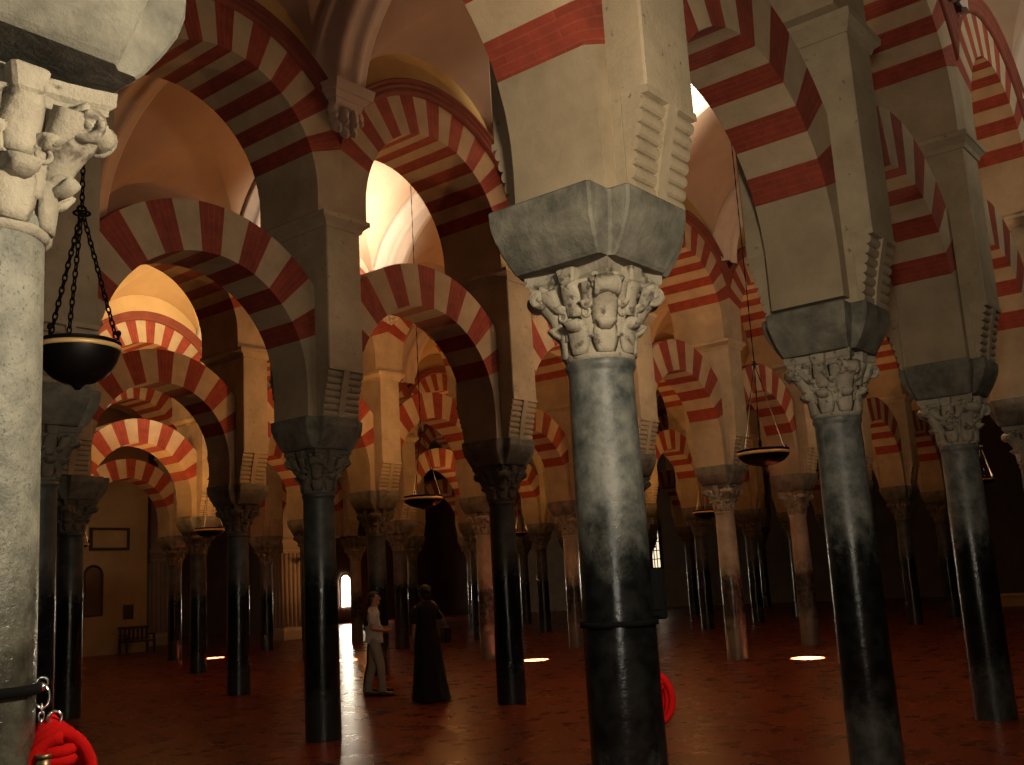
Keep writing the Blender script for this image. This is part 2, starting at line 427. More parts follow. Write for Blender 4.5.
def impost_mesh():
    """cross-shaped spreading block: one arm under the arches, one under the pier"""
    b = MB(); h = ZI-ZC
    def ring(a, t, p, q, z, c=.014):
        # arm along X: half length a, half width t; arm along Y: half length q, half width p
        pts = []
        for sx, sy in ((1, -1), (1, 1), (-1, 1), (-1, -1)):
            A = [(a-c, t), (a, t-c)] ; B = [(p, q-c), (p-c, q)]
            if (sx, sy) in ((1, 1), (-1, -1)): seq = [(a, t-c), (a-c, t), (p+c, t), (p, t+c), (p, q-c), (p-c, q)]
            else: seq = [(p-c, q), (p, q-c), (p, t+c), (p+c, t), (a-c, t), (a, t-c)]
            pts += [(sx*x, sy*y, z) for x, y in seq]
        return pts
    lv = [(.325, .285, .245, .315, 0), (.345, .29, .245, .335, .02), (.395, .31, .258, .385, .10), (.44, .328, .272, .43, .19), (.458, .342, .285, .46, h*.72), (.462, .345, .287, .466, h-.012), (.452, .335, .277, .456, h)]
    rings = [ring(*l) for l in lv]; n = len(rings[0]); vs = [p for r in rings for p in r]; fs = []
    for k in range(len(rings)-1):
        for q in range(n): fs.append((k*n+q, k*n+(q+1) % n, (k+1)*n+(q+1) % n, (k+1)*n+q))
    fs.append(tuple(reversed(range(n)))); fs.append(tuple((len(rings)-1)*n+q for q in range(n)))
    b.add(vs, fs)
    return fixn(b.mesh('impost_block', [MT['impost']]))

# --- pier between the arches, rolled corbels below it, cornice on top
ZR = 4.36
def pier_mesh():
    b = MB()
    b.box(-PW, PW, -.40, .40, ZI, ZR+.02, 0, .012)
    b.box(-PW, PW, -PT, PT, ZR, ZCOR-.1, 0, .014)
    return b.mesh('pier_body', [MT['pier']])
def corbel_mesh(sg):
    """courses of small rolls stepping out to carry the wider pier, with a flat band up the middle"""
    b = MB(); n = 7; pts = []
    for k in range(n):
        z0 = ZI+(ZR-ZI)*k/n; z1 = ZI+(ZR-ZI)*(k+1)/n; t = (k+.5)/n; y = .415+(PT-.03-.415)*t**1.25
        for j in range(6):
            a = -pi/2+pi*(j+.5)/6; pts.append((y+.032*math.cos(a)-.006, (z0+z1)/2+(z1-z0)/2*math.sin(a)))
    pts = [(.395, ZI)]+pts+[(PT+.008, ZR), (PT+.008, ZR+.045), (.395, ZR+.045)]
    N = len(pts); w = PW+.003
    vs = [(-w, sg*y, z) for y, z in pts]+[(w, sg*y, z) for y, z in pts]
    fs = [(i, (i+1) % N, N+(i+1) % N, N+i) for i in range(N)]+[tuple(reversed(range(N))), tuple(range(N, 2*N))]
    b.add(vs, fs)
    P2 = [(.39, ZI+.004), (.452, ZI+.004)]+[(.452+(PT+.014-.452)*(k/8)**1.25, ZI+.004+(ZR-ZI)*k/8) for k in range(1, 9)]+[(.39, ZR)]
    N = len(P2); w = .05
    vs = [(-w, sg*y, z) for y, z in P2]+[(w, sg*y, z) for y, z in P2]
    fs = [(i, (i+1) % N, N+(i+1) % N, N+i) for i in range(N)]+[tuple(reversed(range(N))), tuple(range(N, 2*N))]
    b.add(vs, fs)
    return fixn(b.mesh('rolled_corbel', [MT['pier']]))
def cornice_mesh():
    b = MB()
    b.frustum(0, 0, ZCOR-.12, ZCOR-.07, PW+.015, PT+.015, PW+.03, PT+.03)
    b.frustum(0, 0, ZCOR-.07, ZCOR-.01, PW+.03, PT+.03, PW+.105, PT+.075)
    b.frustum(0, 0, ZCOR-.01, ZCOR+.05, PW+.11, PT+.08, PW+.11, PT+.08)
    return b.mesh('pier_cornice', [MT['pier']])

# --- arches: red and cream voussoirs
def arch_mesh(r, ro, zc, T, zfoot, ulim, phi0, nv, mats, sub=3):
    """ring of nv voussoirs between phi0 and pi-phi0, plain stone below down to zfoot. Centre u=0."""
    b = MB()
    segs = []                                     # (pointIn, pointOut, arclen) list with material between
    def pin(phi): return (r*math.cos(phi), zc+r*math.sin(phi))
    def pout(phi):
        c = abs(math.cos(phi)); q = min(ro, ulim/c if c > 1e-6 else ro); return (q*math.cos(phi), zc+q*math.sin(phi))
    st = []
    st.append(((r, zfoot), (ulim, zfoot), 2))
    st.append(((r, zc), (ulim, zc), 2))
    for k in range(1, 4): st.append((pin(phi0*k/3), pout(phi0*k/3), 2))
    dp = (pi-2*phi0)/nv
    for v in range(nv):
        for k in range(1, sub+1):
            a = phi0+dp*(v+k/sub); st.append((pin(a), pout(a), 1 if v % 2 == 0 else 0))
    for k in range(1, 4):
        a = pi-phi0+phi0*k/3; st.append((pin(a), pout(a), 2))
    st.append(((-r, zfoot), (-ulim, zfoot), 2))
    L = 0
    for k in range(1, len(st)):
        (a0, o0, _), (a1, o1, mi) = st[k-1], st[k]
        vs = [(a0[0], -T, a0[1]), (a1[0], -T, a1[1]), (o1[0], -T, o1[1]), (o0[0], -T, o0[1]),
              (a0[0], T, a0[1]), (a1[0], T, a1[1]), (o1[0], T, o1[1]), (o0[0], T, o0[1])]
        dl = r*dp/sub if mi != 2 else .2
        i0 = len(b.f)
        b.add(vs, [(0, 3, 2, 1), (4, 5, 6, 7), (0, 1, 5, 4), (2, 3, 7, 6)], mi)
        rad = ro-r
        b.uv[i0] = [(0, L), (rad, L), (rad, L+dl), (0, L+dl)]
        b.uv[i0+1] = [(0, L), (0, L+dl), (rad, L+dl), (rad, L)]
        b.uv[i0+2] = [(-T, L), (-T, L+dl), (T, L+dl), (T, L)]
        b.uv[i0+3] = [(-T, L+dl), (-T, L), (T, L), (T, L+dl)]
        L += dl
    b.add([(r, -T, zfoot), (ulim, -T, zfoot), (ulim, T, zfoot), (r, T, zfoot)], [(0, 3, 2, 1)], 2)
    b.add([(-r, -T, zfoot), (-ulim, -T, zfoot), (-ulim, T, zfoot), (-r, T, zfoot)], [(0, 1, 2, 3)], 2)
    return b.mesh('arch', mats)

def mould_mesh():
    """dark red moulding round the back of the upper arch, on both faces"""
    b = MB(); ang0 = math.acos(min(1, HB/(URO+.02)))
    N = 40
    prof = [(URO-.015, UT-.02), (URO-.015, UT+.02), (URO+.02, UT+.045), (URO+.06, UT+.05), (URO+.075, UT+.02), (URO+.10, UT+.055), (URO+.135, UT+.06), (URO+.145, UT+.035), (URO+.17, UT+.085), (URO+.205, UT+.085), (URO+.205, WT-.02)]
    for sg in (-1, 1):
        vs = []; fs = []; n = len(prof)
        for k in range(N+1):
            for (rr, y) in prof:
                a0 = math.acos(min(1, HB/rr)); a = a0+(pi-2*a0)*k/N
                vs.append((rr*math.cos(a), sg*y, UZ+rr*math.sin(a)))
        for k in range(N):
            for i in range(n-1): fs.append((k*n+i, k*n+i+1, (k+1)*n+i+1, (k+1)*n+i))
        b.add(vs, fs, 0, True)
    return fixn(b.mesh('arch_moulding', [MT['mould']]))

def wallbay(b, x0):
    """the wall above one upper arch"""
    N = 28; rr = URO+.02; a0 = math.acos(min(1, HB/rr)); lo = []
    for k in range(N+1):
        a = a0+(pi-2*a0)*k/N; lo.append((rr*math.cos(a), UZ+rr*math.sin(a)))
    for k in range(N):
        (xa, za), (xb, zb) = lo[k], lo[k+1]
        vs = [(x0+xa, -WT, za), (x0+xb, -WT, zb), (x0+xb, -WT, WTOP), (x0+xa, -WT, WTOP), (x0+xa, WT, za), (x0+xb, WT, zb), (x0+xb, WT, WTOP), (x0+xa, WT, WTOP)]
        b.add(vs, [(0, 3, 2, 1), (4, 5, 6, 7), (0, 1, 5, 4), (3, 7, 6, 2)], 0)

# --- vault of one bay of an aisle: barrel along X with a lunette over each arch
def vaultbay(b, x0, y0, y1):
    a = (y1-y0)/2; yc = (y0+y1)/2; RI = 2.25; LW = 1.50; LH = 1.2; SL = .55
    NT = 26; NL = 9; NS = 3
    for sg in (-1, 1):
        rows = []
        for k in range(NT+1):
            th = pi/2*k/NT; tau = a*math.cos(th); d = a-tau; zm = VZ+RI*math.sin(th)
            q = (zm-VZ-SL*d)/LH
            ug = LW*math.sqrt(max(0, 1-q*q)) if q > 0 else LW
            if q >= 1: ug = 0
            row = []
            for j in range(NS): row.append((-HB+(HB-ug)*j/NS, zm))
            for j in range(2*NL+1):
                cu = math.cos(pi*(1-j/(2*NL))); u = ug*cu
                zl = VZ+SL*d+LH*math.sqrt(max(0, 1-(u/LW)**2)); row.append((u, max(zl, zm) if ug > 0 else zm))
            for j in range(1, NS+1): row.append((ug+(HB-ug)*j/NS, zm))
            rows.append([(x0+u, yc+sg*tau, z) for (u, z) in row])
        n = len(rows[0]); vs = [p for r in rows for p in r]; fs = []
        for k in range(NT):
            for i in range(n-1):
                f = (k*n+i, k*n+i+1, (k+1)*n+i+1, (k+1)*n+i); fs.append(f if sg < 0 else tuple(reversed(f)))
        b.add(vs, fs, 0, True)

def rib_mesh(y0, y1):
    """moulded transverse rib, local origin at the middle of the aisle"""
    b = MB(); a = (y1-y0)/2; RI = 2.25; N = 36
    prof = [(-.44, .02), (-.44, -.07), (-.41, -.09), (-.31, -.09), (-.29, -.13), (-.25, -.13), (-.23, -.20), (-.19, -.24), (-.10, -.24), (-.07, -.21), (.07, -.21), (.10, -.24), (.19, -.24), (.23, -.20), (.25, -.13), (.29, -.13), (.31, -.09), (.41, -.09), (.44, -.07), (.44, .02)]
    vs = []; fs = []; n = len(prof)
    for k in range(N+1):
        th = pi*k/N
        for (u, dr) in prof: vs.append((u, (a+dr)*math.cos(th), VZ+(RI+dr)*math.sin(th)))
    for k in range(N):
        for i in range(n-1): fs.append((k*n+i, k*n+i+1, (k+1)*n+i+1, (k+1)*n+i))
    b.add(vs, fs, 0, True)
    return fixn(b.mesh('vault_rib', [MT['rib']]))

def vault_corbel_mesh(sg):
    """carved hanging corbel under a rib; sg = side of the wall; local origin on the wall axis"""
    b = MB()
    y = lambda v: sg*v
    def fr(z0, z1, a0, d0, a1, d1):
        vs = []
        for (aa, dd, z) in ((a0, d0, z0), (a1, d1, z1)):
            vs += [(-aa, y(WT-.02), z), (aa, y(WT-.02), z), (aa*.9, y(WT+dd), z), (-aa*.9, y(WT+dd), z)]
        fs = [(0, 1, 5, 4), (1, 2, 6, 5), (2, 3, 7, 6), (3, 0, 4, 7), (0, 3, 2, 1), (4, 5, 6, 7)]
        b.add(vs, fs)
    fr(7.93, 8.06, .35, .36, .37, .39); fr(7.86, 7.93, .28, .28, .33, .33); fr(7.62, 7.86, .20, .17, .26, .26); fr(7.48, 7.62, .10, .10, .20, .17)
    for (u, z, d, h) in ((-.22, 7.72, .20, .17), (-.08, 7.66, .26, .2), (.08, 7.66, .26, .2), (.22, 7.72, .20, .17), (0, 7.5, .15, .13), (-.13, 7.53, .16, .12), (.13, 7.53, .16, .12)):
        b.ell((u, y(WT+d*.85), z), .065, .075, h*.62, 10, 7)
        b.ell((u, y(WT+d*.85+.05), z-h*.5), .035, .04, .045, 8, 6)
    return fixn(b.mesh('vault_corbel', [MT['rib']]))

# ------------------------------------------------------------------ labels by place in a row
ROWN = ['front row', 'second row', 'third row', 'fourth row', 'fifth row']
ORD = ['', 'second ', 'third ', 'fourth ', 'fifth ', 'sixth ', 'seventh ', 'eighth ', 'ninth ', 'tenth ', 'eleventh ', 'twelfth ', 'thirteenth ', 'fourteenth ']
def place(n, row):
    return ('leftmost' if n == 0 else ORD[n]+'from left') + ' in the ' + ROWN[row] + ' of arches'

# which columns and bays of each row are in view
COLR = [(-1, 3), (0, 8), (1, 11), (2, 12), (3, 12)]
SKIP = {'col': set(), 'low': set(), 'upp': set(), 'corb': set(), 'pier': set()}
SHIFT = {(0, 0): (.03, 0), (0, 1): (.06, 0), (2, 1): (.28, 0), (0, -1): (.035, 0), (4, 6): (.55, 0)}
PSHIFT = {(0, 0): .13, (0, 1): .11}
ASHIFT = {(0, -1): (.14, -.07), (0, 0): (.11, .05)}
NECK = {(0, -1): -.07}
PALE = {(1, 4), (1, 5), (2, 4), (2, 5), (2, 6), (4, 6)}

m_imp = impost_mesh(); m_pier = pier_mesh(); m_cf = corbel_mesh(-1); m_cb = corbel_mesh(1); m_cor = cornice_mesh()
m_caps = [(capital_mesh(m, k), abacus_mesh(m), volute_mesh(m)) for k, m in enumerate((MT['capital'], MT['capital_shaded']))]
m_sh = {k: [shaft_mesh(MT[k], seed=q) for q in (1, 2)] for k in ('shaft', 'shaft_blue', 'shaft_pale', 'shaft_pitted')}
amats = [MT['cream'], MT['red'], MT['salmer']]
m_low = arch_mesh(LR, LRO, LZ, LT, ZI, HB-PW, math.radians(23), 13, amats)
m_upp = arch_mesh(UR, URO, UZ, UT, ZCOR+.05, HB, math.radians(20), 17, amats)
m_mould = mould_mesh()
m_vc = {1: vault_corbel_mesh(1), -1: vault_corbel_mesh(-1)}

for row, (i0, i1) in enumerate(COLR):
    Y = ROWY[row]
    cnt = 0; cntp = 0
    for i in range(i0, i1+1):
        dx, dy = SHIFT.get((row, i), (0, 0)); x = i*S+dx; y = Y+dy
        if (row, i) not in SKIP['col']:
            pale = (row, i) in PALE
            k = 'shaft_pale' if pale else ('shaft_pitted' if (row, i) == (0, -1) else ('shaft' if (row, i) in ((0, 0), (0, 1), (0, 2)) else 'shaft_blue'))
            col_word = 'pale marble column' if pale else 'dark grey marble column'
            lab = col_word+', '+place(cnt, row)
            if (row, i) == (0, -1): lab = 'pitted pale grey column at the left edge of the picture, nearest of all'
            if (row, i) == (0, 0): lab = 'blue grey marble column with carved leaf capital standing nearest the middle'
            c = empty('column', (x, y, 0), lab, 'column', 'columns of the '+ROWN[row])
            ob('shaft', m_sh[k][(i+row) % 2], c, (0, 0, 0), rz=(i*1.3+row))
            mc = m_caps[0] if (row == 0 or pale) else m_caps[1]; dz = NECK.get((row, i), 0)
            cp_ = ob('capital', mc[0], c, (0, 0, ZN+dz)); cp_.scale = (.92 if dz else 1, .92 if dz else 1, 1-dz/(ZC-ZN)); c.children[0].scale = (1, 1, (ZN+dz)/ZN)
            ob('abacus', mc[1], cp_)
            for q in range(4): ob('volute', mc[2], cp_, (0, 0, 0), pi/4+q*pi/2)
            im = ob('impost_block', m_imp, c, (-.01 if (row, i) == (0, 0) else 0, 0, ZC))
            if row == 0 and i < 1: im.scale = (1.13, 1.05, 1)
            cnt += 1
        if (row, i) not in SKIP['pier']:
            p = empty('pier', (i*S+PSHIFT.get((row, i), 0), Y, ZI), 'stone pier, '+place(cntp, row), 'pier', 'piers of the '+ROWN[row])
            for nm, me in (('pier_body', m_pier), ('rolled_corbel', m_cf), ('rolled_corbel', m_cb), ('pier_cornice', m_cor)):
                ob(nm, me, p, (0, 0, -ZI))
            cntp += 1
    cl = cu = 0
    for i in range(i0, i1):
        xc = (i+.5)*S
        if (row, i) not in SKIP['low']:
            o = ob('lower_arch', m_low, None, (xc+ASHIFT.get((row, i), (0, 0))[0], Y, ASHIFT.get((row, i), (0, 0))[1])); tag(o, 'lower striped arch, '+place(cl, row), 'arch', 'lower arches of the '+ROWN[row]); cl += 1
        if (row, i) not in SKIP['upp']:
            o = ob('upper_arch', m_upp, None, (xc, Y, 0)); tag(o, 'upper striped arch, '+place(cu, row), 'arch', 'upper arches of the '+ROWN[row]); cu += 1
            ob('arch_moulding', m_mould, o)
    b = MB()
    for i in range(i0, i1): wallbay(b, (i+.5)*S)
    struct(['wall_front', 'wall_second', 'wall_third', 'wall_fourth', 'wall_fifth'][row], b.mesh('wall', [(MT['ochre'], MT['ochre'], MT['vault'], MT['warm_vault'], MT['ochre'])[row]]), (0, Y, 0))

# ------------------------------------------------------------------ vaults
AISLES = [(-6.43, 0, -1, 3), (ROWY[0], ROWY[1], -1, 8), (ROWY[1], ROWY[2], 0, 10), (ROWY[2], ROWY[3], 0, 11), (ROWY[3], ROWY[4], 1, 12), (ROWY[4], 33.5, 2, 12)]
for k, (ya, yb, i0, i1) in enumerate(AISLES):
    y0, y1 = ya+WT, yb-WT
    b = MB()
    for i in range(i0, i1): vaultbay(b, (i+.5)*S, y0, y1)
    cobj = struct('ceiling' if k == 0 else 'ceiling.%03d' % k, b.mesh('ceiling', [MT['warm_vault'] if k == 3 else MT['vault']]))
    rm = rib_mesh(y0, y1)
    for i in range(i0, i1+1):
        r = ob('vault_rib', rm, cobj, (i*S, (y0+y1)/2, 0))
# hanging corbels under the ribs
CW = {-1: 'facing the viewer', 1: 'on the far side'}
for row, i in ((0, 1), (1, 0), (1, 1), (1, 2), (1, 3), (2, 2), (2, 3), (3, 3)):
    o = ob('vault_corbel', m_vc[-1], None, (i*S, ROWY[row], 0))
    tag(o, 'white carved corbel, '+place(i-COLR[row][0], row), 'corbel', 'carved vault corbels')

# ------------------------------------------------------------------ floor and far walls
b = MB(); b.box(-14, 62, -12, 52, -.2, 0); struct('floor', b.mesh('floor', [MT['floor']]))
WLX = 5.06*S
b = MB(); b.box(-6, WLX, 33.5, 34.1, 0, WTOP); struct('wall_left', b.mesh('wall', [MT['wall']]))
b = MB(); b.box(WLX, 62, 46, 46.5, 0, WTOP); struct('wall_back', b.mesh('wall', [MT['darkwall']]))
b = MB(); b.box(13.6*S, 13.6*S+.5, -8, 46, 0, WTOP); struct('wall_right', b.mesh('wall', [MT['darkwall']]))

def at_plane(x, y, axis, val):
    """point of the place that the picture shows at (x, y) on the plane axis = val"""
    d = F3 + R3*((x-512)/CAM_F) - U3*((y-382.5)/CAM_F)
    return CAM + d*((val-CAM[axis])/d[axis])

def arched(w, h, t, n=16):
    """outline of a round-headed opening, bottom centre at the origin, in the XZ plane"""
    r = w/2; return [(-r, 0), (r, 0)]+[(r*math.cos(pi*k/n), h-r+r*math.sin(pi*k/n)) for k in range(n+1)]
def slab(b, pts, y0, y1, mi=0):
    n = len(pts); vs = [(x, y0, z) for x, z in pts]+[(x, y1, z) for x, z in pts]
    b.add(vs, [tuple(range(n)), tuple(reversed(range(n, 2*n)))]+[(i, (i+1) % n, n+(i+1) % n, n+i) for i in range(n)], mi)

# far bright window
P = at_plane(345.5, 607, 1, 45.95); FARWIN = (P.x, P.y, P.z+1.0)
b = MB(); slab(b, arched(.72, 1.9, 0), 0, .04); w = struct('window_5', fixn(b.mesh('window', [MT['bright']])), (P.x, P.y-.05, P.z))
b = MB(); o_ = arched(.84, 1.98, 0); b.tube([(x, .0, z) for x, z in o_], .07, 8, closed=True); ob('window_frame', b.mesh('window_frame', [MT['wall']]), w)
# bright latticed window in the end wall
P = at_plane(653, 568, 0, 13.6*S)
b = MB(); slab(b, arched(1.15, 3.1, 0), 0, .04); w = struct('window_6', fixn(b.mesh('window', [MT['lit']])), (P.x-.05, P.y, P.z)); w.rotation_euler = (0, 0, -pi/2)
b = MB(); o_ = arched(1.2, 3.15, 0); b.tube([(x, .02, z) for x, z in o_], .06, 8, closed=True)
for k in range(1, 6): b.tube([(-.57+1.15*k/6, -.03, 0), (-.57+1.15*k/6, -.03, 2.75)], .03, 6)
for k in range(1, 6): b.tube([(-.57, -.03, k*.5), (.57, -.03, k*.5)], .03, 6)
ob('window_lattice', b.mesh('window_lattice', [MT['wood']]), w)

# pale fluted piers
def pale_pier(x, y, label):
    e = empty('fluted_pier', (x, y, 0), label, 'pier')
    b = MB(); b.frustum(0, 0, 0, .35, .62, .62, .62, .62, 0, .02); b.frustum(0, 0, .35, .5, .60, .60, .50, .50, 0, .02); ob('pier_base', b.mesh('pier_base', [MT['rib']]), e)
    b = MB(); b.frustum(0, 0, .5, 3.6, .42, .42, .42, .42)
    for k in range(4):
        R_ = Matrix.Rotation(k*pi/2, 3, 'Z')
        for u in (-.33, -.11, .11, .33):
            p = [R_ @ Vector((u, -.43, z)) for z in (.55, 3.55)]; b.tube(p, .075, 10)
    ob('pier_shaft', b.mesh('pier_shaft', [MT['rib']]), e)
    b = MB(); b.frustum(0, 0, 3.6, 3.7, .50, .50, .50, .50); b.frustum(0, 0, 3.7, 3.95, .47, .47, .66, .66); b.frustum(0, 0, 3.95, 4.1, .70, .70, .70, .70); b.frustum(0, 0, 4.1, 6.5, .45, .45, .5, .5)
    ob('pier_cornice', b.mesh('pier_cornice', [MT['rib']]), e)
pale_pier(6.62*S, 32.0, 'pale fluted pier with moulded base, lit, between the two dark columns at left')
pale_pier(6.0*S, 38.3, 'pale fluted pier just right of the beige wall')

# on the beige wall: plaque, niche, small panel, and a bench in front of it
P = at_plane(109, 539, 1, 33.5)
e = empty('wall_plaque', (P.x, 33.5, P.z), 'long dark framed panel high on the far beige wall', 'plaque')
b = MB(); b.box(-.72, .72, -.06, 0, -.33, .33); ob('panel', b.mesh('panel', [MT['wall']]), e)
b = MB()
for x0, x1, z0, z1 in ((-.8, .8, .33, .42), (-.8, .8, -.42, -.33), (-.8, -.71, -.33, .33), (.71, .8, -.33, .33)): b.box(x0, x1, -.11, 0, z0, z1)
ob('panel_frame', b.mesh('panel_frame', [MT['wood']]), e)
P = at_plane(92, 616, 1, 33.5)
e = empty('wall_niche', (P.x, 33.5, P.z), 'tall dark round-headed niche in the far beige wall', 'niche')
b = MB(); slab(b, arched(.66, 1.75, 0), -.02, -.005); ob('niche_shade_panel', fixn(b.mesh('niche_shade_panel', [MT['darkwall']])), e)  # flat dark panel standing in for the shade inside the recess
b = MB(); b.tube([(x, -.03, z) for x, z in arched(.72, 1.82, 0)], .05, 8, closed=True); ob('niche_frame', b.mesh('niche_frame', [MT['wood']]), e)
P = at_plane(128, 612, 1, 33.5)
e = empty('notice_board', (P.x, 33.5, P.z), 'small dark square board on the far beige wall above the bench', 'board')
b = MB(); b.box(-.17, .17, -.03, 0, -.24, .24); ob('board_panel', b.mesh('board_panel', [MT['wood']]), e)
b = MB(); b.tube([(-.19, -.03, -.26), (.19, -.03, -.26), (.19, -.03, .26), (-.19, -.03, .26)], .02, 6, closed=True); ob('board_frame', b.mesh('board_frame', [MT['wood']]), e)
P = at_plane(121, 653, 2, 0)
e = empty('bench', (P.x, 32.9, 0), 'dark wooden bench with high back against the far beige wall', 'bench')
b = MB(); b.box(-.62, .62, -.30, .25, .40, .46, 0, .01); ob('seat', b.mesh('seat', [MT['wood']]), e)
b = MB()
for k in range(7): b.box(-.58+k*.18, -.50+k*.18, .22, .26, .46, .92)
b.box(-.64, .64, .20, .28, .88, .98, 0, .01); b.box(-.64, .64, .21, .27, .50, .56); ob('backrest', b.mesh('backrest', [MT['wood']]), e)
for x in (-.57, .57):
    for y in (-.26, .22):
        b = MB(); b.box(x-.04, x+.04, y-.035, y+.035, 0, .40, 0, .006); ob('leg', b.mesh('leg', [MT['wood']]), e)
    b = MB(); b.box(x-.035, x+.035, -.28, .24, .64, .69, 0, .008); b.box(x-.03, x+.03, -.26, -.20, .46, .64); ob('armrest', b.mesh('armrest', [MT['wood']]), e)
# low stone step at the far right
P = at_plane(1016, 606, 2, 0)
e = empty('stone_bench', (P.x, P.y, 0), 'low stone bench at the right edge behind the rightmost column', 'bench')
b = MB(); b.box(-.25, .25, -1.6, 1.6, 0, .34, 0, .01); ob('bench_base', b.mesh('bench_base', [MT['wall']]), e)
b = MB(); b.box(-.32, .32, -1.7, 1.7, .34, .44, 0, .02); ob('bench_slab', b.mesh('bench_slab', [MT['wall']]), e)

# ------------------------------------------------------------------ hanging lamps
def lamp(x, y, z, dia, label, near=False, top=10.2, deep=.62):
    e = empty('hanging_lamp', (x, y, z), label, 'lamp', 'hanging bowl lamps')
    R = dia/2; b = MB()
    h = deep; prof = [(.0, -1.16*R*h), (.07*R, -1.16*R*h), (.12*R, -1.08*R*h), (.2*R, -1.0*R*h), (.42*R, -.93*R*h), (.62*R, -.80*R*h), (.80*R, -.58*R*h), (.92*R, -.33*R*h), (.985*R, -.06*R), (R, .02*R), (R, .16*R), (R*1.03, .18*R), (R*1.03, .21*R), (R*.97, .21*R), (.93*R, -.1*R), (.7*R, -.5*R*h), (.4*R, -.72*R*h), (0, -.8*R*h)]
    b.lathe(prof, 40, cap=False); ob('lamp_bowl', fixn(b.mesh('lamp_bowl', [MT['black_iron']])), e)
    b = MB(); b.lathe([(R*.98, .0*R), (R*1.025, -.01*R), (R*1.045, .03*R), (R*1.045, .07*R), (R*1.025, .11*R), (R*.99, .10*R)], 40, cap=False)
    ob('lamp_rim', fixn(b.mesh('lamp_rim', [MT['brass']])), e)
    ap = Vector((0, 0, R*3.75))
    def chain(name, A, B):
        b = MB(); A = Vector(A); B = Vector(B); L = (B-A).length; d = (B-A)/L
        if near:
            p = .046; n = int(L/p); s = d.cross(Vector((0, 1, 0)) if abs(d.y) < .9 else Vector((1, 0, 0))).normalized(); s2 = d.cross(s)
            for k in range(n):
                c = A+d*(p*(k+.5)); w = s if k % 2 else s2
                pts = [c+d*(.032*math.cos(2*pi*j/10))+w*(.014*math.sin(2*pi*j/10)) for j in range(10)]
                b.tube(pts, .0055, 5, closed=True)
        else:
            n = max(4, int(L/.12)); pts = [A+d*(L*k/n) for k in range(n+1)]
            b.tube(pts, [.010 if k % 2 else .005 for k in range(n+1)], 6)
        ob(name, b.mesh(name, [MT['chain']]), e)
    for k in range(3):
        a = 2*pi*k/3-.726; q = Vector((R*.96*math.cos(a), R*.96*math.sin(a), .1*R))
        chain('lamp_chain', q, ap)
        b = MB(); b.tube([q+Vector((0, 0, -.02)), q+Vector((0, 0, .07))], .008, 6); b.ell(q+Vector((0, 0, .085)), .018, .018, .022, 8, 6)
        ob('rim_finial', b.mesh('rim_finial', [MT['chain']]), e)
    b = MB(); b.torus(ap, .03, .009, (0, 1, 0)); b.torus(ap+Vector((0, 0, -.02)), .05, .008, (0, 0, 1)); ob('chain_ring', b.mesh('chain_ring', [MT['chain']]), e)
    chain('suspension_chain', ap+Vector((0, 0, .02)), (0, 0, top-z))
    return e
LAMPS = [(-.47*S, 2.79, 3.26, .50, 'black hanging bowl lamp with gilt rim close beside the left column', True),
         (2.5*S, 3.15, 3.3, .72, 'black hanging bowl lamp with gilt rim between the two right front columns', False),
         (2.51*S, 9.94, 3.3, .70, 'black hanging bowl lamp above the woman in black', False),
         (5.69*S, 10.25, 3.3, .68, 'small hanging bowl lamp beside the pale column right of the middle', False),
         (5.93*S, 17.34, 3.3, .50, 'tiny hanging bowl lamp just right of the dark column behind the woman', False),
         (2.67*S, 17.32, 3.3, .65, 'hanging bowl lamp in the left half above the lit patch of floor', False),
         (6.7*S, 31.0, 3.3, .52, 'tiny hanging bowl lamp in front of the white pier', False),
         (2.51*S, 22.0, 3.3, .40, 'tiny hanging bowl lamp against the far beige wall at left', False),
         (5.19*S, 2.65, 3.3, .40, 'tiny hanging bowl lamp beside the rightmost column', False)]
lampobs = [lamp(*a, deep=.85 if a[5] else .42) for a in LAMPS]

